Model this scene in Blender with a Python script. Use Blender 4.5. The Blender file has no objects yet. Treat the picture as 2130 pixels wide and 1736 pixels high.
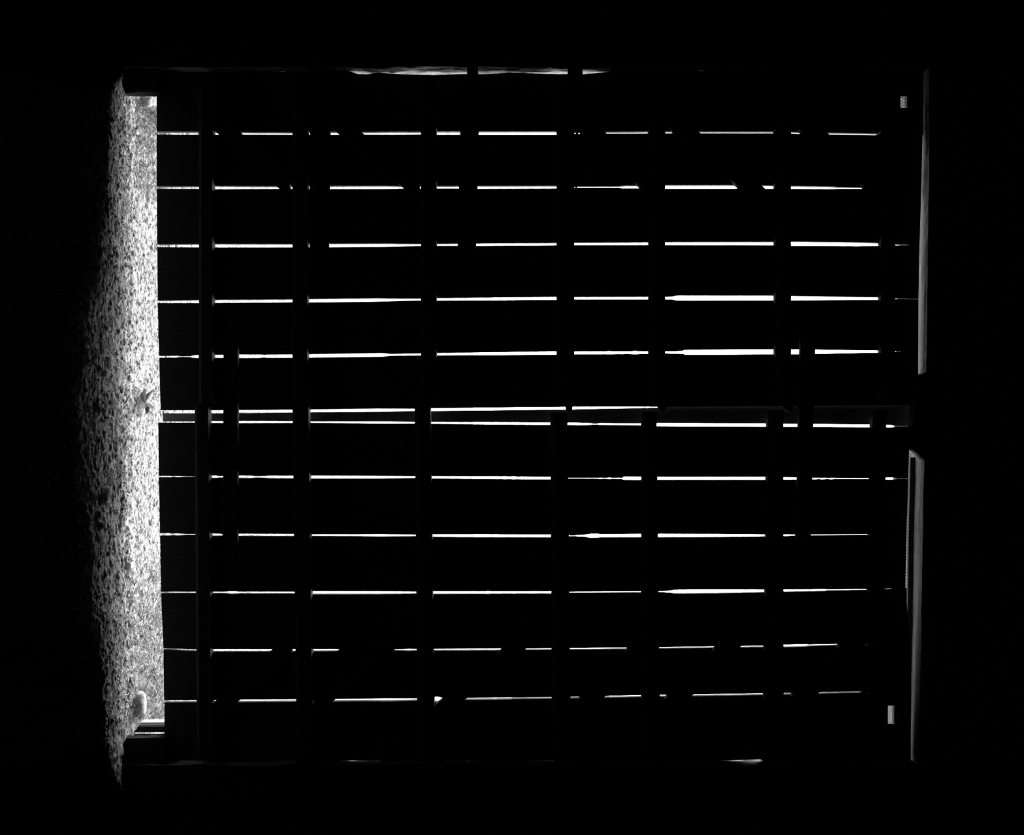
import bpy, bmesh, math, random
from mathutils import Vector, noise

random.seed(7)
C = bpy.context.scene
COL = C.collection

# ---------------------------------------------------------------- camera (rolled a quarter turn, as the photo is)
D = 4.5          # distance camera - door plane (m)
F = 2500.0       # focal length in pixels of a 2130 wide frame
H = 1.44         # eye height
cam_d = bpy.data.cameras.new('camera'); cam = bpy.data.objects.new('camera', cam_d); COL.objects.link(cam)
cam_d.sensor_fit = 'HORIZONTAL'; cam_d.sensor_width = 36.0; cam_d.lens = 36.0*F/2130.0
cam_d.clip_start = 0.05; cam_d.clip_end = 300
# world up points to the right edge of the picture: right = +Z, up = -X, looking along +Y
from mathutils import Matrix
R = Matrix(((0, -1, 0), (0, 0, -1), (1, 0, 0)))      # columns: right, up, back
cam.matrix_world = Matrix.Translation((0, -D, H)) @ R.to_4x4()
C.camera = cam

# ---------------------------------------------------------------- sky (overcast) and exposure
C.view_settings.view_transform = 'Standard'
C.view_settings.look = 'None'
C.view_settings.gamma = 1.0
C.view_settings.use_curve_mapping = False
C.view_settings.exposure = 0.0
w = bpy.data.worlds.new('overcast_sky'); C.world = w; w.use_nodes = True
nt = w.node_tree; nt.nodes.clear()
out = nt.nodes.new('ShaderNodeOutputWorld'); bg = nt.nodes.new('ShaderNodeBackground')
tc = nt.nodes.new('ShaderNodeTexCoord'); sp = nt.nodes.new('ShaderNodeSeparateXYZ')
cr = nt.nodes.new('ShaderNodeValToRGB')
nt.links.new(tc.outputs['Generated'], sp.inputs[0]); nt.links.new(sp.outputs['Z'], cr.inputs[0])
cr.color_ramp.elements[0].position = 0.0; cr.color_ramp.elements[0].color = (1, 1, 1, 1)
cr.color_ramp.elements[1].position = 0.7; cr.color_ramp.elements[1].color = (.6, .6, .6, 1)
az = nt.nodes.new('ShaderNodeMath'); az.operation = 'MULTIPLY_ADD'; az.inputs[1].default_value = -.35; az.inputs[2].default_value = 1.0
mu = nt.nodes.new('ShaderNodeVectorMath'); mu.operation = 'SCALE'
nt.links.new(sp.outputs['X'], az.inputs[0]); nt.links.new(cr.outputs[0], mu.inputs[0]); nt.links.new(az.outputs[0], mu.inputs['Scale'])
nt.links.new(mu.outputs[0], bg.inputs['Color']); bg.inputs['Strength'].default_value = 16.0
nt.links.new(bg.outputs[0], out.inputs['Surface'])

# portal over the opening under the doors: only steers the sampling of the sky, gives no light of its own
pl = bpy.data.lights.new('sky_portal', 'AREA'); pl.shape = 'RECTANGLE'; pl.size = 2.6; pl.size_y = 0.2
po = bpy.data.objects.new('sky_portal', pl); COL.objects.link(po)
po.location = (0, 0.06, 0.08); po.rotation_euler = (-math.pi/2, 0, 0)
pl.cycles.is_portal = True

# ---------------------------------------------------------------- helpers
def PX(y, Y=0.0): return (y-868.0)/F*(D+Y)          # picture row  -> world X on the plane at depth Y
def PZ(x, Y=0.0): return H+(x-1065.0)/F*(D+Y)       # picture column -> world Z

def lerp(tab, x):
    if x <= tab[0][0]: return tab[0][1]
    for (a, b), (c, d) in zip(tab, tab[1:]):
        if x <= c: return b+(d-b)*(x-a)/(c-a) if c > a else d
    return tab[-1][1]

def mat(name, c0, c1, scale=20, stretch=(1, 1, 1), rough=.9, bump=.0, bscale=80, detail=8, lo=.35, hi=.65, metal=0, spec=.2):
    m = bpy.data.materials.new(name); m.use_nodes = True; t = m.node_tree
    b = t.nodes['Principled BSDF']; b.inputs['Roughness'].default_value = rough; b.inputs['Metallic'].default_value = metal
    b.inputs['Specular IOR Level'].default_value = spec
    co = t.nodes.new('ShaderNodeTexCoord'); mp = t.nodes.new('ShaderNodeMapping'); mp.inputs['Scale'].default_value = stretch
    t.links.new(co.outputs['Object'], mp.inputs[0])
    n = t.nodes.new('ShaderNodeTexNoise'); n.inputs['Scale'].default_value = scale; n.inputs['Detail'].default_value = detail
    n.inputs['Roughness'].default_value = .65
    r = t.nodes.new('ShaderNodeValToRGB')
    r.color_ramp.elements[0].position = lo; r.color_ramp.elements[0].color = (c0, c0, c0, 1)
    r.color_ramp.elements[1].position = hi; r.color_ramp.elements[1].color = (c1, c1, c1, 1)
    t.links.new(mp.outputs[0], n.inputs['Vector']); t.links.new(n.outputs[0], r.inputs[0]); t.links.new(r.outputs[0], b.inputs['Base Color'])
    if bump:
        n2 = t.nodes.new('ShaderNodeTexNoise'); n2.inputs['Scale'].default_value = bscale; n2.inputs['Detail'].default_value = 6
        t.links.new(mp.outputs[0], n2.inputs['Vector'])
        bp = t.nodes.new('ShaderNodeBump'); bp.inputs['Strength'].default_value = 1; bp.inputs['Distance'].default_value = bump
        t.links.new(n2.outputs[0], bp.inputs['Height']); t.links.new(bp.outputs[0], b.inputs['Normal'])
    return m

M_PLANK = mat('weathered_plank_wood', .02, .035, 12, (6, 6, .6), .85, .001, 60)
M_BATTEN = mat('old_batten_wood', .014, .028, 14, (.7, 6, 6), .85, .001, 60)
M_STRIP = mat('grey_strip_wood', .3, .45, 14, (6, 6, .7), .8, .001, 60)
M_IRON = mat('dark_rusty_iron', .02, .035, 60, rough=.7, bump=.0004, bscale=200, metal=.0)
M_STONE = mat('rough_stone_wall', .16, .34, 18, rough=.95, bump=.006, bscale=45)
M_LINTEL = mat('lintel_timber', .13, .28, 16, (.5, 7, 7), .9, .003, 70)
M_POST = mat('pale_post_wood', .3, .6, 16, (7, 7, .5), .9, .003, 70)
M_DARK = mat('near_black_matte', .02, .03, 5, rough=1, bump=.004, bscale=20, spec=0)  # plain near-black tone; on the stone wall it stands in for shade
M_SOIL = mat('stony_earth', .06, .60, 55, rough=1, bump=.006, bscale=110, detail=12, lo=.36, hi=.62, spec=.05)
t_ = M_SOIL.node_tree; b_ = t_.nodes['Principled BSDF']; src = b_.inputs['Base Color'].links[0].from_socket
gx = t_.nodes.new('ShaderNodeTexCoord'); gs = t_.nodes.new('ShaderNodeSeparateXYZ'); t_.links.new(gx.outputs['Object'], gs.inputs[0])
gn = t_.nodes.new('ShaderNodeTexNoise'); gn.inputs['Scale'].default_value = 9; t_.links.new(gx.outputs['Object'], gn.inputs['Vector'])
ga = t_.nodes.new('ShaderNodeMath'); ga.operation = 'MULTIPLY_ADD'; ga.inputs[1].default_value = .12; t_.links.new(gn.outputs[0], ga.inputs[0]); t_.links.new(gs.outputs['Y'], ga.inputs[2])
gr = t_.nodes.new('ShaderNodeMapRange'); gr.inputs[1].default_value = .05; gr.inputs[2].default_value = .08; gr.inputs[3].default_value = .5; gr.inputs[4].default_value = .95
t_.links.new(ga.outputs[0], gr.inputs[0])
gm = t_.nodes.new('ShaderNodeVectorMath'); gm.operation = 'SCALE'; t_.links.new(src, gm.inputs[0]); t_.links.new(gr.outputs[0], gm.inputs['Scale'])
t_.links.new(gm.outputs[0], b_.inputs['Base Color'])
M_PEBBLE = mat('grey_pebble', .10, .5, 9, rough=.9, bump=.001, bscale=200, detail=2, lo=.3, hi=.7)
M_ROCK = mat('grey_field_stone', .22, .42, 40, rough=.95, bump=.003, bscale=120)
M_STRAW = mat('dry_straw', .55, .9, 30, rough=.8)
M_GRASS = mat('dry_grass', .12, .5, 8, rough=.9)
M_WEED = mat('matted_weed', .08, .38, 25, rough=.9)
M_LEAF = mat('dead_leaf', .03, .055, 60, rough=.9)

def mesh_obj(name, verts, faces, m, parent=None, smooth=False):
    me = bpy.data.meshes.new(name); me.from_pydata([tuple(v) for v in verts], [], faces); me.update()
    bm = bmesh.new(); bm.from_mesh(me); bmesh.ops.recalc_face_normals(bm, faces=bm.faces); bm.to_mesh(me); bm.free()
    me.materials.append(m)
    if smooth:
        for p in me.polygons: p.use_smooth = True
    o = bpy.data.objects.new(name, me); COL.objects.link(o)
    if parent: o.parent = parent; o.matrix_parent_inverse = parent.matrix_world.inverted()
    return o

def tag(o, label=None, cat=None, group=None, kind=None):
    if label: o['label'] = label
    if cat: o['category'] = cat
    if group: o['group'] = group
    if kind: o['kind'] = kind
    return o

def empty(name, loc):
    o = bpy.data.objects.new(name, None); COL.objects.link(o); o.location = loc
    o.matrix_world = Matrix.Translation(loc); o.empty_display_size = .1
    return o

def strip_solid(name, zs, left, right, y0, y1, m, parent=None, ends=None):
    """upright board: for every height in zs a left and a right edge (world X), thickness y0..y1"""
    V = []; Fc = []
    for i, z in enumerate(zs):
        l, r = left[i], right[i]
        zl_ = zr_ = z
        if ends and i == 0: zl_, zr_ = ends[0]
        if ends and i == len(zs)-1: zl_, zr_ = ends[1]
        V += [(l, y0, zl_), (r, y0, zr_), (r, y1, zr_), (l, y1, zl_)]
    n = len(zs)
    for i in range(n-1):
        a = 4*i; b = a+4
        for k in range(4):
            Fc.append((a+k, a+(k+1) % 4, b+(k+1) % 4, b+k))
    Fc.append((3, 2, 1, 0)); e = 4*(n-1); Fc.append((e, e+1, e+2, e+3))
    return mesh_obj(name, V, Fc, m, parent)

def prism(name, poly, y0, y1, m, parent=None, bevel=0.0):
    """polygon of (X, Z) points extruded from y0 to y1"""
    n = len(poly)
    V = [(x, y0, z) for x, z in poly]+[(x, y1, z) for x, z in poly]
    Fc = [tuple(range(n)), tuple(range(2*n-1, n-1, -1))]+[(i, (i+1) % n, n+(i+1) % n, n+i) for i in range(n)]
    o = mesh_obj(name, V, Fc, m, parent)
    if bevel:
        bm = bmesh.new(); bm.from_mesh(o.data)
        bmesh.ops.bevel(bm, geom=list(bm.edges), offset=bevel, segments=2, affect='EDGES'); bm.to_mesh(o.data); bm.free()
    return o

def tube(V, Fc, pts, r, n=5, taper=1.0):
    base = len(V); k = len(pts)
    for i, p in enumerate(pts):
        p = Vector(p); q = Vector(pts[min(i+1, k-1)])-Vector(pts[max(i-1, 0)])
        q.normalize(); a = q.orthogonal().normalized(); b = q.cross(a)
        rr = r*(1-(1-taper)*i/(k-1))
        for j in range(n):
            t = 2*math.pi*j/n
            V.append(p+a*math.cos(t)*rr+b*math.sin(t)*rr)
    for i in range(k-1):
        for j in range(n):
            Fc.append((base+i*n+j, base+i*n+(j+1) % n, base+(i+1)*n+(j+1) % n, base+(i+1)*n+j))
    Fc.append(tuple(base+j for j in range(n))[::-1]); Fc.append(tuple(base+(k-1)*n+j for j in range(n)))

# ---------------------------------------------------------------- ground inside and outside
GX0, GX1, GY0, GY1 = -2.1, 2.1, -1.35, 1.25
# the mound of earth in the doorway: (world X, Y of its crest); behind the crest the floor falls away into the barn
CREST = [(-1.31, -.033), (-1.25, -.09), (-1.17, -.24), (-.80, -.33), (-.50, -.43), (-.32, -.58), (-.05, -.63), (.24, -.60), (.60, -.49), (.96, -.37), (1.20, -.29), (1.34, -.14), (1.44, -.035)]
def mound(x, y):
    c = lerp(CREST, x)+.035*noise.noise(Vector((x*2.2, 1, 4)))+.02*noise.noise(Vector((x*7, 3, 4)))
    rise = .05*min(1.0, abs(c)/.45)
    if y > -.03: return 0.0
    if y > c:
        t = (y+.03)/(c+.03)
        return rise*t*t*(1.5-.5*t*t*t)
    d = c-y
    return max(-.34, rise-(1.35*d-.054 if d > .08 else 8.4*d*d))
def ground_h(x, y):
    p = Vector((x, y, 0))
    h = .010*noise.noise(p*3)+.008*noise.noise(p*11)+.006*noise.noise(p*28)+.004*noise.noise(p*70)
    h += .003*noise.noise(Vector((x*25, y*90, 3)))
    v = noise.noise(Vector((x*16, y*30, 9)))
    if v > .33: h -= .03*(v-.33)                      # small hollows
    h -= .02*math.exp(-((y-.015+.02*noise.noise(Vector((x*3, 5, 1))))/.022)**2)    # rut along the threshold
    e = min(x-GX0, GX1-x, y-GY0, GY1-y)
    return h*max(0, min(1, e/.15))+mound(x, y)

nx, ny = 700, 434
V = []; Fc = []
for j in range(ny+1):
    t = j/ny
    y = GY0+(GY1-GY0)*t
    for i in range(nx+1):
        x = GX0+(GX1-GX0)*i/nx
        V.append((x, y, ground_h(x, y)))
for j in range(ny):
    for i in range(nx):
        a = j*(nx+1)+i; Fc.append((a, a+1, a+nx+2, a+nx+1))
# outer flat ring
b = len(V)
R0 = 40
def gi(i, j): return j*(nx+1)+i
ZI = -.34
V += [(-R0, -9, ZI), (R0, -9, ZI), (R0, R0, 0), (-R0, R0, 0)]
Fc.append((b, b+1)+tuple(gi(i, 0) for i in range(nx, -1, -1)))
Fc.append((b+2, b+3)+tuple(gi(i, ny) for i in range(0, nx+1)))
# side skirts follow the profile of the patch edge
for i, xo, corner0, corner1 in ((nx, R0, b+1, b+2), (0, -R0, b, b+3)):
    s0 = len(V)
    for j in range(ny+1):
        V.append((xo, V[gi(i, j)][1], V[gi(i, j)][2]))
    for j in range(ny): Fc.append((gi(i, j), gi(i, j+1), s0+j+1, s0+j))
    Fc.append((gi(i, 0), s0, corner0)); Fc.append((gi(i, ny), s0+ny, corner1))
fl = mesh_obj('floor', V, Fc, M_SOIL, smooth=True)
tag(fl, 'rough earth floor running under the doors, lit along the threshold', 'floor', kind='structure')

# ---------------------------------------------------------------- wall with the opening
# inner corner of the opening in the picture: row 140 on the left, row 1590 on the right
YF, YB = -.05, .28
XL = PX(140, YF); XR = PX(1590, YF)
TOPL = [(140, 1932), (380, 1932), (600, 1929), (740, 1927), (950, 1923), (1120, 1919), (1340, 1916), (1540, 1911), (1600, 1910)]
def top_z(x):            # underside of the lintel, sagging to the right
    return PZ(lerp(TOPL, 868+x*F/(D+YF)), YF)
bm = None
def bmbox(bm, x0, x1, y0, y1, z0, z1):
    r = bmesh.ops.create_cube(bm, size=1)
    bmesh.ops.scale(bm, vec=(x1-x0, y1-y0, z1-z0), verts=r['verts'])
    bmesh.ops.translate(bm, vec=((x0+x1)/2, (y0+y1)/2, (z0+z1)/2), verts=r['verts'])
# block with a bumpy reveal
def block_with_reveal(bm, xr, xo, z1, sign):
    NZ, NY = 260, 26
    zb = -.4
    grid = []
    for k in range(NZ+1):
        z = zb+(z1-zb)*k/NZ
        row = []
        for j in range(NY+1):
            y = YF+(YB-YF)*j/NY
            d = .006*noise.noise(Vector((sign*5, y*14, z*5)))+.004*noise.noise(Vector((sign*3, y*40, z*16)))+.0025*noise.noise(Vector((1, y*90, z*40)))
            row.append(bm.verts.new((xr+d*sign, y, z)))
        grid.append(row)
    for k in range(NZ):
        for j in range(NY):
            bm.faces.new((grid[k][j], grid[k][j+1], grid[k+1][j+1], grid[k+1][j]))
    a = [bm.verts.new((xo, YF, zb)), bm.verts.new((xo, YB, zb)), bm.verts.new((xo, YB, z1)), bm.verts.new((xo, YF, z1))]
    bm.faces.new(a)
    bm.faces.new([grid[k][0] for k in range(NZ+1)]+[a[3], a[0]])
    bm.faces.new([grid[k][NY] for k in range(NZ+1)]+[a[2], a[1]])
    bm.faces.new([grid[0][j] for j in range(NY+1)]+[a[1], a[0]])
    bm.faces.new([grid[NZ][j] for j in range(NY+1)]+[a[2], a[3]])
for sx, xr, xo, zt, lab in ((-1, XL, -6, 3.4, 'thick rough stone wall left of the double doors'), (1, XR, 6, 3.4, 'thick rough stone wall right of the double doors')):
    if bm is None: bm = bmesh.new()
    block_with_reveal(bm, xr, xo, zt, sx)
    bmesh.ops.recalc_face_normals(bm, faces=bm.faces)
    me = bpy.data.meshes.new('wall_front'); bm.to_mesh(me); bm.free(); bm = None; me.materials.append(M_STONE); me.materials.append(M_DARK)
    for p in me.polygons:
        if abs(p.normal.y) > .9 and p.area > .5: p.material_index = 1  # broad stone faces turned near black, their shade put into the colour
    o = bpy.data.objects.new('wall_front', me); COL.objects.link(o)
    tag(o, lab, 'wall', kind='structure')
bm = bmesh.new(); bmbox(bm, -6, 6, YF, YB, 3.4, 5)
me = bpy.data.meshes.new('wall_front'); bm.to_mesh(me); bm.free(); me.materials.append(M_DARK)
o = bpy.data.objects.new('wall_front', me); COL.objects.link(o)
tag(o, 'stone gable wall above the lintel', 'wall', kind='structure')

# lintel timber closing the top of the opening
zl, zr = top_z(XL), top_z(XR)
V = []; Fc = []
NX, NY = 220, 20
for i in range(NX+1):
    x = XL-.004+(XR-XL+.008)*i/NX
    for j in range(NY+1):
        yb_ = lerp([(PX(1300), YB), (PX(1450), .42)], x)      # the timber is deeper at its right end
        y = YF+(yb_-YF)*j/NY
        d = .002*noise.noise(Vector((x*6, y*40, 2)))+.0015*noise.noise(Vector((x*30, y*90, 7)))
        V.append((x, y, top_z(x)+d))
for i in range(NX):
    for j in range(NY):
        a = i*(NY+1)+j; Fc.append((a, a+1, a+NY+2, a+NY+1))
b = len(V)
V += [(XL-.004, YF, 3.4), (XL-.004, YB, 3.4), (XR+.004, .42, 3.4), (XR+.004, YF, 3.4)]
g = lambda i, j: i*(NY+1)+j
Fc.append((b, b+1, b+2, b+3))
Fc.append(tuple(g(i, 0) for i in range(NX+1))+(b+3, b))
Fc.append(tuple(g(i, NY) for i in range(NX+1))+(b+2, b+1))
Fc.append(tuple(g(0, j) for j in range(NY+1))+(b+1, b))
Fc.append(tuple(g(NX, j) for j in range(NY+1))+(b+2, b+3))
li = mesh_obj('trim_1', V, Fc, M_LINTEL)
tag(li, 'weathered timber lintel over the double doors, underside faintly lit', 'lintel', kind='structure')

def room_box(name, a, b_, label, cat):
    bm = bmesh.new(); bmbox(bm, a[0], b_[0], a[1], b_[1], a[2], b_[2])
    me = bpy.data.meshes.new(name); bm.to_mesh(me); bm.free(); me.materials.append(M_DARK)
    o = bpy.data.objects.new(name, me); COL.objects.link(o); tag(o, label, cat, kind='structure'); return o
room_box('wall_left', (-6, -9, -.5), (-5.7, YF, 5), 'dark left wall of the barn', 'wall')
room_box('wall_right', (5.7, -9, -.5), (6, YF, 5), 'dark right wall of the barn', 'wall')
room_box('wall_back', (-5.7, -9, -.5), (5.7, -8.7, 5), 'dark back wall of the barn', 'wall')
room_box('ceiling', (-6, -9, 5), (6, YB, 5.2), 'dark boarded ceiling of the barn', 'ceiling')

# ---------------------------------------------------------------- the slits between the planks
# centre line (column, row) and width (column, width) as measured at the door plane
S = {
 278: ([(328,278),(608,279),(876,278),(1157,278),(1344,276.5),(1604,276.5),(1818,280.5)],
       [(328,3.5),(415,3.5),(500,2),(610,2),(690,3),(705,3),(750,2),(820,3.2),(876,2),(910,4),(1157,4),(1180,2),(1210,1.5),(1256,1.3),(1310,1.2),(1311,.3),(1313,.3),(1314,1.2),(1344,1.2),(1397,.9),(1450,.7),(1604,.7),(1670,.8),(1713,1.4),(1818,1.0),(1830,.05),(1905,.05)]),
 390: ([(328,391),(608,391),(1157,390),(1530,389.5),(1791,392)],
       [(328,3),(415,3),(450,4.5),(578,3),(688,4),(800,4),(840,2.5),(912,2.5),(955,2.5),(994,3),(1157,3),(1199,1.5),(1285,1.5),(1300,3),(1335,3),(1383,5),(1530,4.5),(1583,4.5),(1606,4),(1646,3.5),(1690,3),(1791,1.4),(1800,.05),(1905,.05)]),
 510: ([(328,511.5),(607,511.5),(875,510),(1157,508),(1347,507),(1607,507),(1825,509),(1890,510)],
       [(328,4),(449,5.5),(607,5),(685,5.5),(800,5),(875,2.5),(912,2.5),(991,3.5),(1157,3),(1347,3.5),(1384,4.5),(1607,5),(1646,7),(1780,6),(1825,4.5),(1850,.8),(1888,.7),(1892,.05),(1905,.05)]),
 625: ([(328,628),(446,627),(607,626),(875,623),(1157,620.5),(1347,620),(1608,620),(1826,621),(1900,622)],
       [(328,4),(440,5.5),(607,5),(644,6),(780,6),(840,3.5),(874,3),(910,4),(1157,5),(1195,4),(1347,4),(1398,4.5),(1408,9),(1608,8.5),(1646,7.5),(1826,4),(1850,.9),(1900,.7),(1905,.05)]),
 740: ([(330,742),(450,741),(607,740.5),(875,737),(1157,734),(1348,733),(1609,731.5),(1827,731),(1900,731)],
       [(330,3.2),(372,3.2),(374,1.2),(397,1.2),(399,5.5),(415,5.5),(450,5.5),(498,7),(543,6.5),(549,4.5),(556,6.5),(607,6.5),(643,6.5),(795,7),(812,3),(874,3.5),(909,4.2),(1157,6),(1195,5),(1260,4.5),(1268,6.5),(1275,4.5),(1315,4.5),(1322,6.5),(1327,5),(1348,4),(1384,3.5),(1420,4.5),(1426,9.5),(1609,9.5),(1661,9),(1696,8),(1827,3.5),(1845,.5),(1875,.6),(1880,.05),(1905,.05)]),
 852: ([(330,856),(440,856),(607,854.5),(862,852),(897,851.5),(1175,848.5),(1363,846.5),(1835,842.5),(1905,842)],
       [(330,6),(440,6),(500,6),(607,5.5),(645,5.5),(780,6),(862,4),(897,5.5),(1175,4.5),(1190,4.5),(1270,3),(1363,2),(1386,.4),(1835,.3),(1845,.05),(1905,.05)]),
 878: ([(328,877.5),(607,877.5),(862,879),(1143,881),(1332,882.5),(1593,884),(1809,885.5),(1885,886.5)],
       [(328,2),(400,2),(441,3.5),(510,4.5),(607,3.5),(645,2.5),(800,4),(862,2.8),(897,3),(1143,4.5),(1180,4.5),(1225,4),(1236,1.2),(1243,1.2),(1248,3.2),(1332,2.5),(1365,6),(1593,5.5),(1658,5.5),(1809,5),(1860,5),(1865,1.2),(1890,.8),(1905,.05)]),
 992: ([(330,990.5),(609,991.5),(862,992),(1146,994),(1333,994.5),(1592,994.5),(1807,995),(1888,995)],
       [(330,2.4),(356,2.2),(358,.5),(360,1.5),(376,1.8),(379,.4),(404,.3),(441,4.5),(450,4.5),(452,2.2),(465,2.2),(498,5),(522,5),(530,2.5),(545,3),(560,5),(609,5),(649,5.5),(780,5),(862,3),(899,4),(1146,4.5),(1184,2),(1294,2.2),(1298,6),(1333,6),(1369,5.5),(1592,5.5),(1655,4),(1690,2.4),(1807,1.8),(1843,4),(1861,4),(1864,1.5),(1888,1.2),(1892,.05)]),
 1112:([(333,1110.5),(609,1112),(865,1113),(1147,1114),(1333,1113),(1590,1113),(1804,1111)],
       [(333,4),(356,4),(358,.6),(360,3.5),(378,3),(382,1.2),(404,1),(442,4),(456,4),(462,1.5),(498,3.5),(609,3.5),(650,2.5),(750,3),(790,4.2),(865,2),(901,4),(960,4.8),(1147,4),(1186,2),(1215,2.4),(1228,7),(1243,7),(1250,5),(1333,5.5),(1369,5.5),(1500,5),(1590,3),(1630,2.5),(1651,2),(1686,1.2),(1804,.8),(1812,.05)]),
 1231:([(334,1231),(612,1231.5),(866,1231.5),(1148,1231),(1333,1230),(1588,1228),(1803,1225),(1855,1223)],
       [(334,1.4),(405,1.2),(443,1.5),(470,1.8),(478,4),(490,4),(496,2),(530,2.4),(612,2),(651,4.8),(780,4.5),(866,2.5),(903,4),(1010,3.5),(1015,5),(1020,3),(1148,3),(1187,1.8),(1333,1.6),(1373,2),(1396,2.4),(1402,6),(1490,6),(1588,3.5),(1628,3),(1700,2.4),(1803,1.4),(1840,.3),(1855,.3),(1862,.05)]),
 1350:([(340,1348),(406,1351),(565,1351),(866,1350),(1148,1348.5),(1299,1347),(1586,1343),(1799,1338)],
       [(340,.4),(368,.6),(372,1.5),(406,1.4),(444,3.2),(565,2.6),(653,2.4),(700,2.2),(706,.05),(815,.05),(838,1.0),(850,2),(866,1.2),(905,1.2),(960,1.5),(1038,1.2),(1091,1.2),(1148,1.2),(1187,1.6),(1250,2),(1299,1.0),(1372,1.2),(1479,1),(1528,1.2),(1586,1),(1630,2.5),(1660,2.5),(1731,1),(1778,.5),(1799,.4),(1803,.05)]),
 1453:([(341,1457),(616,1455),(868,1453),(1147,1449.5),(1332,1446),(1585,1442),(1795,1437)],
       [(341,1.8),(408,1.8),(450,.9),(502,2.5),(616,2.2),(697,1.8),(760,2),(800,3.2),(850,2.2),(868,1.8),(903,1.5),(905,8),(912,8),(920,3),(960,1),(1025,1.2),(1028,2.4),(1034,1.2),(1147,1.2),(1187,1.3),(1200,1.3),(1249,1.6),(1332,1.4),(1371,1),(1426,1.2),(1500,1),(1585,.6),(1631,.4),(1681,.4),(1795,.2),(1800,.05)]),
}
T = .024      # plank thickness
def gap_edges(row, x):
    """the two edges (world X) of a slit at picture column x; far side widened by the plank thickness so it reads this wide"""
    c = lerp(S[row][0], x); wd = lerp(S[row][1], x)
    if wd > .06:
        q = 1 if wd < 4.6 else .25; wd *= 1+q*(.16*noise.noise(Vector((x*.11, row, 0)))+.10*noise.noise(Vector((x*.5, row, 3))))
        if wd < 2.2 and x > 1065: wd *= .30
    a, b_ = c-wd/2, c+wd/2
    k = (D+T)/D
    if wd < .06: return PX(c)-.00002, PX(c)+.00002
    if c > 900: return PX(a), PX(b_)*k
    if c < 830: return PX(a)*k, PX(b_)
    return PX(a), PX(b_)

def bottom_px(y):
    if y < 862: return lerp([(150, 326), (400, 326), (640, 328), (850, 334)], y)
    return lerp([(862, 329), (990, 330), (1112, 333), (1240, 335), (1350, 340), (1600, 343)], y)
def top_px(y):
    if y < 862: return lerp([(150, 1923), (230, 1920), (380, 1917), (560, 1911), (760, 1910), (850, 1909)], y)
    return lerp([(862, 1893), (935, 1892), (1000, 1889), (1100, 1886), (1180, 1884), (1235, 1883), (1245, 1894), (1600, 1895)], y)

# ragged outer edge of the left leaf and the edge of the right leaf (rows at given columns)
LE = [(300,143),(440,144),(470,150.5),(500,147.5),(560,148),(600,150),(650,148),(720,146),(745,154),(765,154),(785,151),(850,155),(905,156),(950,154),(975,154),(1010,154),(1060,151),(1100,152),(1157,154),(1215,154),(1260,150),(1350,147),(1430,148),(1600,147),(1650,144),(1910,143)]
RE = [(300,1588),(440,1588),(500,1584),(560,1585),(616,1583),(645,1585),(700,1581),(870,1582),(1150,1580),(1165,1587),(1260,1586),(1390,1584),(1583,1579),(1600,1586),(1910,1586)]

# small notches cut at the upper outer corners: columns from-to, rows from-to
NOTCH = {('door_1', 278): (1873, 1887, 200, 224), ('door_2', None): (1847, 1860, 1467, 1505)}
XS = [326+i*4 for i in range(0, 400)]
def make_leaf(root, rows, first_edge, last_edge, names):
    """rows: slit rows between the planks; first/last edge: functions column -> world X"""
    edges = []
    L = [first_edge(x) for x in XS]
    parts = []
    for r in rows+[None]:
        if r is None: Rr = [last_edge(x) for x in XS]; nl = None
        else:
            e = [gap_edges(r, x) for x in XS]; Rr = [a for a, _ in e]; nl = [b_ for _, b_ in e]
        cy = 868+(sum(L)/len(L)+sum(Rr)/len(Rr))/2/D*F
        b0, t0 = bottom_px(cy), top_px(cy)
        zs = []; ll = []; rr = []
        sl = (bottom_px(cy+50)-bottom_px(cy-50))/100.0
        for i, x in enumerate(XS):
            if x < b0+6 or x > t0-8: continue
            zs.append(PZ(x)); ll.append(L[i]); rr.append(Rr[i])
        zs = [PZ(b0)]+zs+[PZ(t0)]; ll = [ll[0]]+ll+[ll[-1]]; rr = [rr[0]]+rr+[rr[-1]]
        nt_ = NOTCH.get((root.name, r))
        if nt_:
            za, zb, xa, xb = PZ(nt_[0]), PZ(nt_[1]), PX(nt_[2]), PX(nt_[3])
            n1 = max(i for i, z in enumerate(zs) if z < za)+1
            n2 = min(i for i, z in enumerate(zs) if z > zb)
            VV = []; FF = []
            def add(zz, la, ra):
                b_ = len(VV)
                for z, l_, r_ in zip(zz, la, ra): VV.extend([(l_, 0, z), (r_, 0, z), (r_, T, z), (l_, T, z)])
                for i in range(len(zz)-1):
                    a = b_+4*i; c = a+4
                    for k in range(4): FF.append((a+k, a+(k+1) % 4, c+(k+1) % 4, c+k))
                FF.append((b_+3, b_+2, b_+1, b_)); e = b_+4*(len(zz)-1); FF.append((e, e+1, e+2, e+3))
            add(zs[:n1]+[za], ll[:n1+1], rr[:n1+1])
            add([za, zb], [ll[n1], ll[n2]], [xa, xa]); add([za, zb], [xb, xb], [rr[n1], rr[n2]])
            add([zb]+zs[n2:], ll[n2-1:], rr[n2-1:])
            mesh_obj('plank', VV, FF, M_PLANK, root)
        else:
            yl, yr = 868+ll[0]/D*F, 868+rr[0]/D*F; tl, tr = 868+ll[-1]/D*F, 868+rr[-1]/D*F
            strip_solid('plank', zs, ll, rr, 0.0, T, M_PLANK, root, ends=((PZ(bottom_px(yl)), PZ(bottom_px(yr))), (PZ(top_px(tl)), PZ(top_px(tr)))))
        L = nl
    return

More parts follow.
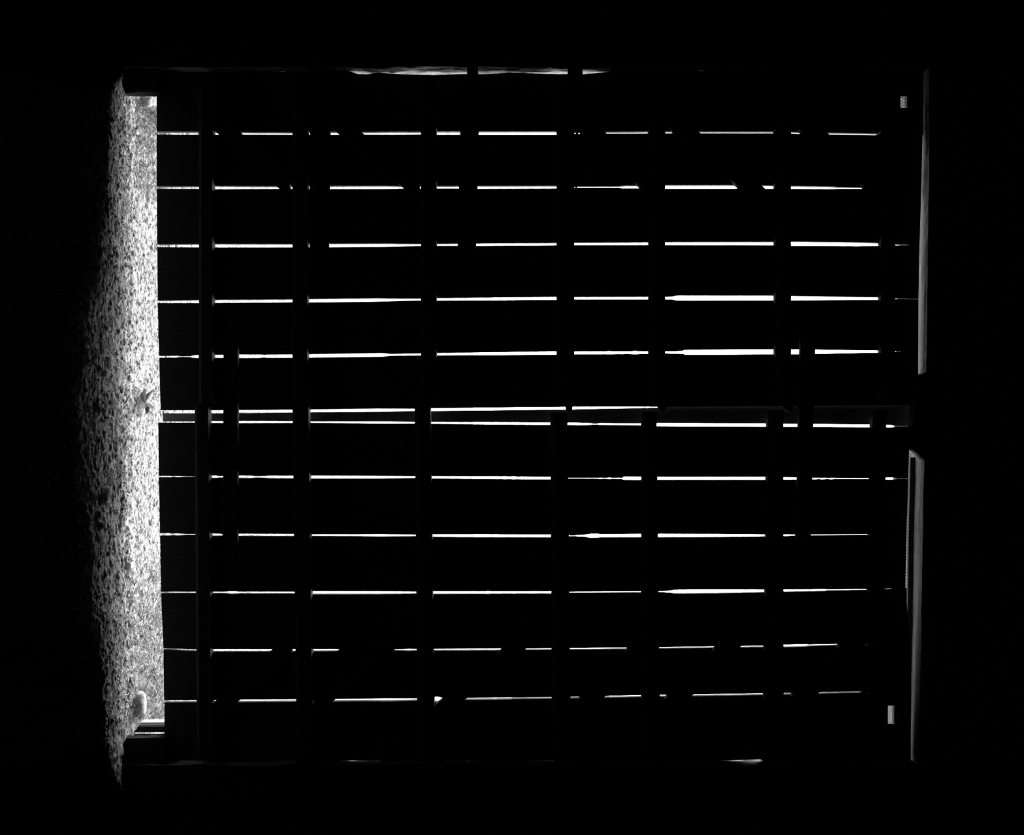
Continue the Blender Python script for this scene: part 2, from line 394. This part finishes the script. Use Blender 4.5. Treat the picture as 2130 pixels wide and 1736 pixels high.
door1 = empty('door_1', (PX(500), 0, PZ(327)))
tag(door1, 'left leaf of the dark ledged plank double door', 'door', kind='structure')
door2 = empty('door_2', (PX(1230), 0, PZ(333)))
tag(door2, 'right leaf of the dark ledged plank double door', 'door', kind='structure')
bpy.context.view_layer.update()
make_leaf(door1, [278, 390, 510, 625, 740], lambda x: PX(lerp(LE, x)), lambda x: gap_edges(852, x)[0], None)
make_leaf(door2, [992, 1112, 1231, 1350, 1453], lambda x: gap_edges(878, x)[1], lambda x: PX(lerp(RE, x)), None)
# cover strip behind the meeting gap
zs = []; l = []; r = []
for x in XS:
    if x < 331 or x > 1908: continue
    zs.append(PZ(x)); l.append(gap_edges(852, x)[1] if x < 1372 else gap_edges(852, x)[0]-.006); r.append(gap_edges(878, x)[0])
cs = strip_solid('cover_strip', zs, l, r, T+.003, T+.022, M_STRIP, door2)

# ledges (horizontal battens); chamfered lower edge. px: lower edge / upper edge at each end
TB = .05
def batten(root, y0, y1, lo0, up0, lo1, up1, name='batten', yf=-TB, m=M_BATTEN, yb=-.0004):
    def zz(lo, up):
        # silhouettes: below eye level the front lower and rear upper edges show, above it the other way round
        zl_ = PZ(lo, yf) if lo < 1065 else PZ(lo, yb)
        zu_ = PZ(up, yb) if up < 1065 else PZ(up, yf)
        return zl_, zu_
    a, b_ = zz(lo0, up0), zz(lo1, up1)
    x0, x1 = PX(y0), PX(y1); ch = .012
    V = []
    for X, (zl_, zu_) in ((x0, a), (x1, b_)):
        V += [(X, yb, zl_), (X, yf+ch, zl_), (X, yf, zl_+ch), (X, yf, zu_), (X, yb, zu_)]
    Fc = [(4, 3, 2, 1, 0), (5, 6, 7, 8, 9)]+[(i, (i+1) % 5, 5+(i+1) % 5, 5+i) for i in range(5)]
    return mesh_obj(name, V, Fc, m, root)
for lo, up in ((412, 448), (607, 643.5), (875, 909.5), (1157, 1195), (1347.5, 1384), (1608, 1645.5), (1826, 1862)):
    batten(door1, 176, 838, lo, up, lo, up)
for lo0, up0, lo1, up1, ys in ((403, 440, 408, 446, 846), (607, 646, 616, 655, 846), (862, 897, 868, 906, 846),
                               (1144, 1181, 1148, 1188, 858), (1333, 1366, 1333, 1374, 856), (1593, 1630, 1585, 1630, 853), (1809, 1844, 1796, 1836, 853)):
    batten(door2, ys, 1568, lo0, up0, lo1, up1)

# short slanting braces between the ledges, all rising from the hinge side
def brace(root, p0, p1, half):
    (xa, ya), (xb, yb_) = p0, p1
    yf, yb = -.036, -.0005
    poly = [(PX(ya), PZ(xa-half)), (PX(ya), PZ(xa+half)), (PX(yb_), PZ(xb+half)), (PX(yb_), PZ(xb-half))]
    prism('brace', poly, yf, yb, M_BATTEN, root)
def brace_through(root, xa, ya, xb, yb_, lo, up, half):
    """through the two measured points, cut off inside the ledges at columns lo and up"""
    s = (xb-xa)/(yb_-ya)
    y_at = lambda x: ya+(x-xa)/s
    # cut ends parallel to the ledges
    yf, yb = -.036, -.0005
    h = half/abs(s)
    pts = [(lo, y_at(lo)-h), (up, y_at(up)-h), (up, y_at(up)+h), (lo, y_at(lo)+h)]
    lim = (lambda y: max(y, 178)) if root is door1 else (lambda y: min(y, 1566))
    prism('brace', [(PX(lim(y)), PZ(x)) for x, y in pts], yf, yb, M_BATTEN, root)
for xa, xb, lo, up in ((478, 603, 449, 606), (728, 862, 688, 874), (1231, 1352, 1196, 1347), (1424.5, 1556, 1385, 1607), (1688, 1815, 1647, 1825)):
    brace_through(door1, xa, 278, xb, 390, lo, up, 25)
for xa, xb, lo, up in ((477, 590, 447, 610), (672, 795, 656, 864), (941, 1064, 907, 1146), (1224, 1324, 1189, 1333), (1401.5, 1503.5, 1374, 1590), (1658, 1755, 1631, 1806)):
    brace_through(door2, xa, 1453, xb, 1350, lo, up, 24)

# iron strap hinges on the left leaf, hinge blocks at the jambs
def strap(root, y0, y1, a0, b0, a1, b1, yf=-.012, name='hinge_strap'):
    tip = 8 if y1 > y0 else -8
    poly = [(PX(y0), PZ(a0)), (PX(y0), PZ(b0)), (PX(y1-tip), PZ(b1)), (PX(y1), PZ((a1+b1)/2+9)), (PX(y1), PZ((a1+b1)/2-9)), (PX(y1-tip), PZ(a1))]
    return prism(name, poly, yf, -.0005, M_IRON, root)
strap(door1, 158, 566, 960, 999, 951, 990)
strap(door1, 158, 566, 646, 690, 645, 685)
strap(door1, 158, 470, 1197.5, 1206, 1196, 1198)
strap(door2, 1572, 1400, 656, 697, 657, 672)
def knuckle(root, y, x0, x1, r=.011):
    V = []; Fc = []
    tube(V, Fc, [(PX(y), -.014, PZ(x0)), (PX(y), -.014, PZ(x1))], r, 12)
    return mesh_obj('hinge_knuckle', V, Fc, M_IRON, root, smooth=False)
for a in ((972, 995), (1180, 1211)): prism('hinge_plate', [(PX(136, -.03), PZ(a[0], -.03)), (PX(136, -.03), PZ(a[1], -.03)), (PX(180, -.03), PZ(a[1], -.03)), (PX(180, -.03), PZ(a[0], -.03))], -.062, -.0504, M_IRON, door1)
for a in ((617, 646), (1152, 1165)): prism('hinge_plate', [(PX(1560, -.03), PZ(a[0], -.03)), (PX(1560, -.03), PZ(a[1], -.03)), (PX(1596, -.03), PZ(a[1], -.03)), (PX(1596, -.03), PZ(a[0], -.03))], -.062, -.0504, M_IRON, door2)

# round pegs at the meeting edge of the left leaf
for x in (1183, 1375, 1636):
    V = []; Fc = []; ring = 20
    pts = [(PX(845.5)+.019*math.cos(2*math.pi*k/ring), PZ(x)+.013*math.sin(2*math.pi*k/ring)) for k in range(ring)]
    prism('peg', pts, -.045, -.0006, M_BATTEN, door1)

# two loose bars dropped across both leaves
def locking_bar(lo0, up0, lo1, up1, label):
    yf, yb = -.084, -TB-.002
    e = empty('locking_bar', (PX(930), -.08, PZ((lo0+up0)/2, -.08)))
    bpy.context.view_layer.update()
    V = []
    for y, lo, up in ((694, lo0, up0), (1168, lo1, up1)):
        zl_ = PZ(lo, yf) if lo < 1065 else PZ(lo, yb)
        zu_ = PZ(up, yb) if up < 1065 else PZ(up, yf)
        V += [(PX(y), yb, zl_), (PX(y), yf, zl_), (PX(y), yf, zu_), (PX(y), yb, zu_)]
    o = mesh_obj('bar', V, [(3, 2, 1, 0), (4, 5, 6, 7), (0, 1, 5, 4), (1, 2, 6, 5), (2, 3, 7, 6), (3, 0, 4, 7)], M_BATTEN, e)
    bm = bmesh.new(); bm.from_mesh(o.data); bmesh.ops.bevel(bm, geom=list(bm.edges), offset=.003, segments=2, affect='EDGES'); bm.to_mesh(o.data); bm.free()
    V = []; Fc = []
    cz = (PZ(lo0, yf)+PZ(up0, yf))/2
    tube(V, Fc, [(PX(720), yf-.004+.006, cz), (PX(720), yf-.012, cz)], .012, 10)
    mesh_obj('nail_head', V, Fc, M_IRON, e)
    tag(e, label, 'bar', 'bars laid across both door leaves')
locking_bar(464.5, 498, 463, 497, 'dark wooden bar across both door leaves just above the lowest ledges')
locking_bar(1662, 1697, 1652, 1686, 'dark wooden bar across both door leaves near the top of the doors')

# trapezoid block hanging from the lintel over the meeting edge
bl = prism('stop_block', [(PX(772, -.03), top_z(0)+.004), (PX(786, -.03), PZ(1904, -.03)), (PX(930, -.03), PZ(1889, -.03)), (PX(958, -.03), top_z(0)+.001)], -.049, -.004, M_BATTEN)
tag(bl, 'dark wooden stop block under the lintel above the meeting edge of the doors', 'block')
# iron bar hanging under the lintel just behind the right leaf
V = []; Fc = []; n = 30
for i in range(n+1):
    x = PX(952)+(XR-.012-PX(952))*i/n; z = top_z(x)
    V += [(x, .048, z-.019), (x, .062, z-.019), (x, .062, z+.002), (x, .048, z+.002)]
for i in range(n):
    a = 4*i
    for k in range(4): Fc.append((a+k, a+(k+1) % 4, a+4+(k+1) % 4, a+4+k))
Fc += [(3, 2, 1, 0), (4*n, 4*n+1, 4*n+2, 4*n+3)]
rl = mesh_obj('iron_bar', V, Fc, M_IRON)
tag(rl, 'dark iron bar along the underside of the lintel above the right door leaf', 'bar')

# unseen wings added outside the doorway to shade both ends of the threshold
for nm, x0, x1, y1, z1, lab in (('shade_wing', -1.9, -1.43, 1.2, 2.2, 'unseen shading wing added outside, left of the doorway'), ('shade_wing', 1.60, 2.0, 2.4, 2.6, 'unseen shading wing added outside, right of the doorway')):
    bm = bmesh.new(); bmbox(bm, x0, x1, YB, y1, -.1, z1)
    bmesh.ops.subdivide_edges(bm, edges=list(bm.edges), cuts=20, use_grid_fill=True)
    for v in bm.verts:
        if v.co.y > YB+.01: v.co += Vector((noise.noise(v.co*4), noise.noise(v.co*4+Vector((9, 0, 0))), 0))*.02
    me = bpy.data.meshes.new(nm); bm.to_mesh(me); bm.free(); me.materials.append(M_STONE)
    o = bpy.data.objects.new(nm, me); COL.objects.link(o); tag(o, lab, 'wall', kind='structure')

# hexagonal wire netting closing the gap above the doors
def netting(x0, x1, z0, label, y=.078, c=.007):
    V = []; Fc = []
    dx = c*math.sqrt(3); dz = 1.5*c; row = 0
    seen = set()
    z = z0
    while z < top_z((x0+x1)/2):
        x = x0+(dx/2 if row % 2 else 0)
        while x < x1:
            P = [(x+c*math.sin(math.radians(60*k)), z+c*math.cos(math.radians(60*k))) for k in range(6)]
            for k in range(6):
                a, b_ = P[k], P[(k+1) % 6]
                key = (round((a[0]+b_[0])*2000), round((a[1]+b_[1])*2000))
                if key in seen: continue
                seen.add(key)
                if max(a[1], b_[1]) > top_z(a[0])+.002: continue
                tube(V, Fc, [(a[0], y, a[1]), (b_[0], y, b_[1])], .0013, 3)
            x += dx
        z += dz; row += 1
    o = mesh_obj('wire_netting', V, Fc, M_IRON); tag(o, label, 'wire netting'); return o
netting(PX(190, .08), PX(232, .08), PZ(1868, .08), 'scrap of hexagonal wire netting behind the small corner hole of the left door leaf')
netting(PX(945, .08), XR-.02, PZ(1868, .08), 'long strip of hexagonal wire netting behind the gap above the right door leaf')

# ---------------------------------------------------------------- base of the jambs
def rock_mesh(name, c, size, seed, m=M_ROCK, sub=3, rough=.25, rot=0.0):
    bm = bmesh.new(); bmesh.ops.create_icosphere(bm, subdivisions=sub, radius=1)
    for v in bm.verts:
        n = noise.noise(v.co*1.3+Vector((seed, 0, 0)))*rough+noise.noise(v.co*4+Vector((seed, 3, 0)))*rough*.3
        q = v.co*(1+n)
        q = Vector((max(-.8, min(.8, q.x)), max(-.8, min(.8, q.y)), max(-.75, min(.75, q.z))))
        q = Vector((q.x*size[0], q.y*size[1], q.z*size[2]))
        v.co = Matrix.Rotation(rot, 3, 'Z') @ q
    me = bpy.data.meshes.new(name); bm.to_mesh(me); bm.free(); me.materials.append(m)
    for p in me.polygons: p.use_smooth = True
    o = bpy.data.objects.new(name, me); COL.objects.link(o); o.location = c
    return o
def floor_pt(x, y):
    """point of the ground seen at picture column x, row y"""
    d = H*F/(1065.0-x)
    return Vector(((y-868.0)/F*d, d-D, 0))
def foot_block(name, x0, x1, y0, y1, z1, m, seed, label, cat):
    bm = bmesh.new(); bmbox(bm, x0, x1, y0, y1, -.12, z1)
    bmesh.ops.subdivide_edges(bm, edges=list(bm.edges), cuts=9, use_grid_fill=True)
    for v in bm.verts:
        q = v.co*22+Vector((seed, 0, 0)); k = .007
        inn = 1 if abs(v.co.x-(x0 if abs(x0) < abs(x1) else x1)) < 1e-4 else .3
        v.co.x += (k*noise.noise(q)-.003)*inn*(1 if x0 < 0 else -1); v.co.z += .004*noise.noise(q*1.3) if v.co.z > z1-.01 else 0
    me = bpy.data.meshes.new(name); bm.to_mesh(me); bm.free(); me.materials.append(m)
    o = bpy.data.objects.new(name, me); COL.objects.link(o); tag(o, label, cat); return o
foot_block('corner_stone', XL+.006, PX(196, -.04), -.046, -.003, .127, M_DARK, 4, 'dark rough corner stone at the foot of the left jamb', 'stone')
ps = prism('door_post', [(PX(1495, .16), -.02), (PX(1493, .16), .30), (PX(1514, .10), .30), (PX(1515, .10), -.02)], .10, .16, M_POST, bevel=.006)
tag(ps, 'pale squared post stub standing at the foot of the right jamb', 'post')
b1 = prism('jamb_board', [(PX(1511, .085), -.02), (PX(1511, .085), .32), (PX(1521.8, .085), .32), (PX(1522.6, .085), -.02)], .085, .097, M_DARK)
tag(b1, 'narrow dark board between the pale post stub and the thin light gap', 'board')
b2 = prism('jamb_board', [(PX(1525.5, .112), -.02), (PX(1524.7, .112), .32), (XR-.006, .32), (XR-.006, -.02)], .10, .112, M_DARK)
tag(b2, 'wide dark board filling the foot of the right jamb', 'board')
foot_block('foot_block', PX(1532, -.04), XR-.006, -.046, -.003, .155, M_DARK, 9, 'dark block at the foot of the right jamb under the door leaf', 'block')

# ---------------------------------------------------------------- stones, brick, leaf and stems on the ground
def stone(px, py, s, label, seed, rot=0, m=M_ROCK, z=.35):
    p = floor_pt(px, py); o = rock_mesh('stone', (p.x, p.y, ground_h(p.x, p.y)+s[2]*z), s, seed, m, rot=rot)
    tag(o, label, 'stone', 'stones lying on the threshold'); return o
stone(281, 1466, (.062, .034, .030), 'long pale stone at the right end of the threshold beside the post stub', 11, .1)
stone(277, 1424, (.014, .022, .012), 'small round stone next to the long pale stone', 12)
stone(281, 1409, (.012, .02, .010), 'smallest of the round stones near the long pale stone', 13)
stone(208, 776, (.017, .04, .018), 'dark stone on the floor in front of the left door leaf', 14)
stone(197, 1030, (.024, .045, .02), 'largest dark lump of earth in front of the right door leaf', 15, .6)
stone(268, 1088, (.012, .025, .012), 'dark round pebble on the threshold below the right door leaf', 16)
stone(272, 1175, (.016, .03, .010), 'dark flat pebble farther right on the threshold', 17)
stone(285, 275, (.014, .05, .016), 'narrow dark stone near the left end of the threshold', 18, .2)
stone(300, 212, (.022, .03, .03), 'pale angular stone against the dark corner stone', 23, .4)
stone(248, 690, (.012, .022, .010), 'pebble in front of the middle of the left door leaf', 19)
stone(305, 505, (.010, .03, .008), 'flat dark chip on the bright ground under the left door leaf', 20)

# fallen leaf
p = floor_pt(289, 838)
V = []; Fc = []
outl = []
for k in range(40):
    t = 2*math.pi*k/40
    r = .040*(1+.45*math.cos(5*t))*(1-.2*math.cos(t))
    outl.append((r*math.cos(t), r*math.sin(t)*1.5))
for zo in (0, .0008):
    for (a, b_) in outl: V.append((p.x+a, p.y+b_, .022+zo+.010*math.sin(a*80)+.2*abs(a)))
    V.append((p.x, p.y, .022+zo))
for k in range(40):
    Fc.append((k, (k+1) % 40, 40)); Fc.append((41+(k+1) % 40, 41+k, 81)); Fc.append((k, 41+k, 41+(k+1) % 40, (k+1) % 40))
lf = mesh_obj('fallen_leaf', V, Fc, M_LEAF)
tag(lf, 'dark lobed dead leaf lying on the threshold under the meeting edge', 'leaf')

def stem(name, pts, r, label, m=M_STRAW):
    V = []; Fc = []
    # smooth through the points
    P = [Vector(p) for p in pts]; q = []
    for i in range(len(P)-1):
        a = P[max(i-1, 0)]; b_ = P[i]; c = P[i+1]; d = P[min(i+2, len(P)-1)]
        for k in range(8):
            t = k/8
            q.append(.5*((2*b_)+(c-a)*t+(2*a-5*b_+4*c-d)*t*t+(3*b_-a-3*c+d)*t**3))
    q.append(P[-1])
    tube(V, Fc, q, r, 6, .5)
    o = mesh_obj(name, V, Fc, m, smooth=True); tag(o, label, 'stem', 'dry stems at the threshold'); return o
def wp(x, y, Y): return (PX(y, Y), Y, PZ(x, Y))
stem('dry_stem', [wp(281, 1518, .03), wp(295, 1494, .05), wp(318, 1470, .07), wp(327, 1450, .08), wp(322, 1432, .08), wp(308, 1416, .08)], .0022, 'long curved dry stem arching over the long pale stone')
stem('dry_stem', [wp(290, 1383, .06), wp(301, 1368, .06), wp(313, 1348, .08)], .0018, 'short straight dry stem right of the middle of the threshold')
stem('dry_stem', [wp(306, 240, .02), wp(318, 250, .02), wp(326, 262, .02)], .0022, 'short thick dry stem at the left end of the threshold')
stem('dry_stem', [wp(287, 312, .04), wp(300, 296, .04), wp(325, 272, .06)], .0018, 'dry stem leaning to the lower edge of the left door leaf')

# ---------------------------------------------------------------- gravel, straw and grass (uncountable)
def scatter_pebbles(name, n, xr, yr, smin, smax, label, m, seed, dens=None):
    rnd = random.Random(seed)
    bm = bmesh.new(); bmesh.ops.create_icosphere(bm, subdivisions=1, radius=1)
    base = [v.co.copy() for v in bm.verts]; tri = [[v.index for v in f.verts] for f in bm.faces]; bm.free()
    V = []; Fc = []
    while n > 0:
        x = rnd.uniform(*xr); y = dens(rnd) if dens else rnd.uniform(*yr)
        s = smin+(smax-smin)*rnd.random()**4
        sx, sy, sz = s*rnd.uniform(.7, 1.6), s*rnd.uniform(.6, 1.3), s*rnd.uniform(.35, .8)
        a = rnd.uniform(0, 3.14); ca, sa = math.cos(a), math.sin(a); z = ground_h(x, y)+sz*.3
        k = len(V)
        for q in base:
            j = 1+rnd.uniform(-.22, .22)
            u, v_, w_ = q.x*sx*j, q.y*sy*j, q.z*sz*j
            V.append((x+u*ca-v_*sa, y+u*sa+v_*ca, z+w_))
        for t in tri: Fc.append((k+t[0], k+t[1], k+t[2]))
        n -= 1
    me = bpy.data.meshes.new(name); me.from_pydata(V, [], Fc); me.materials.append(m)
    o = bpy.data.objects.new(name, me); COL.objects.link(o); tag(o, label, 'gravel', kind='stuff')
scatter_pebbles('gravel', 9500, (-1.22, 1.12), (-.7, .7), .0012, .010, 'fine gravel and grit strewn over the earth floor, coarser in the threshold rut', M_PEBBLE, 3, dens=lambda r: r.gauss(0.0, .03) if r.random() < .15 else r.uniform(-.7, .6))

def scatter_straw(name, n, xr, yf, lmin, lmax, r, label, m, seed, up=.25, cat='straw'):
    rnd = random.Random(seed); V = []; Fc = []
    for _ in range(n):
        x = rnd.uniform(*xr); y = yf(rnd, x)
        L = rnd.uniform(lmin, lmax); a = rnd.gauss(0, .7) if rnd.random() < .6 else rnd.uniform(0, 6.28)
        if rnd.random() < .5: a += math.pi
        e = rnd.uniform(0, up); z = ground_h(x, y)+.002
        d = Vector((math.cos(a)*math.cos(e), math.sin(a)*math.cos(e), math.sin(e)))
        side = Vector((-math.sin(a), math.cos(a), 0))*rnd.uniform(-.25, .25)*L
        p0 = Vector((x, y, z)); pts = [p0, p0+d*L*.5+side*.5+Vector((0, 0, .1*L*rnd.random())), p0+d*L+side*0]
        tube(V, Fc, pts, r*rnd.uniform(.6, 1.3), 3, .5)
    me = bpy.data.meshes.new(name); me.from_pydata([tuple(v) for v in V], [], Fc); me.materials.append(m); me.materials.append(M_LEAF)
    for p in me.polygons: p.material_index = 1 if (p.vertices[0]//9) % 3 == 0 else 0
    o = bpy.data.objects.new(name, me); COL.objects.link(o); tag(o, label, cat, kind='stuff')
scatter_straw('straw', 4200, (-1.22, 1.12), lambda r, x: r.gauss(-.12, .15) if r.random() < .2 else r.uniform(-.02, .6), .010, .055, .0009, 'loose bits of dry straw and chaff on the ground around the threshold', M_STRAW, 8)
# weeds matted on the ground just outside, at both ends of the doorway
rnd = random.Random(33); V = []; Fc = []
for _ in range(2600):
    if rnd.random() < .72: x = .55+.69*rnd.random()**.6; y = rnd.uniform(.05, .52)
    else: x = -1.22+.34*rnd.random()**1.5; y = rnd.uniform(.08, .5)
    if y < YB+.02: x = max(-1.22, min(1.135 if y < .19 else 1.24, x))
    L = rnd.uniform(.015, .05); a = rnd.uniform(0, 6.28); z = ground_h(x, y)
    dx, dy = math.cos(a)*L, math.sin(a)*L
    tube(V, Fc, [(x, y, z), (x+dx*.5, y+dy*.5, z+.4*L), (x+dx, y+dy, z+.25*L)], .0014, 3, .3)
me = bpy.data.meshes.new('weeds'); me.from_pydata([tuple(v) for v in V], [], Fc); me.materials.append(M_WEED)
o = bpy.data.objects.new('weeds', me); COL.objects.link(o)
tag(o, 'low matted weeds on the ground just outside both ends of the doorway', 'weeds', kind='stuff')
# grass growing outside, glimpsed through the lower slits
rnd = random.Random(21); V = []; Fc = []
for _ in range(260):
    cx, cy = rnd.uniform(-1.3, 1.2)*1.0, rnd.uniform(1.2, 7)
    for k in range(14):
        x, y = cx*(1+max(0, cy-2.6)*.3)+rnd.gauss(0, .05), cy+rnd.gauss(0, .05); h = rnd.uniform(.08, .28)
        dx, dy = rnd.gauss(0, .06), rnd.gauss(0, .06)
        tube(V, Fc, [(x, y, 0), (x+dx*.4, y+dy*.4, h*.6), (x+dx, y+dy, h)], .0022, 3, .2)
me = bpy.data.meshes.new('grass'); me.from_pydata([tuple(v) for v in V], [], Fc); me.materials.append(M_GRASS)
o = bpy.data.objects.new('grass', me); COL.objects.link(o)
tag(o, 'tufts of dry grass outside, glimpsed through the lower slits', 'grass', kind='stuff')
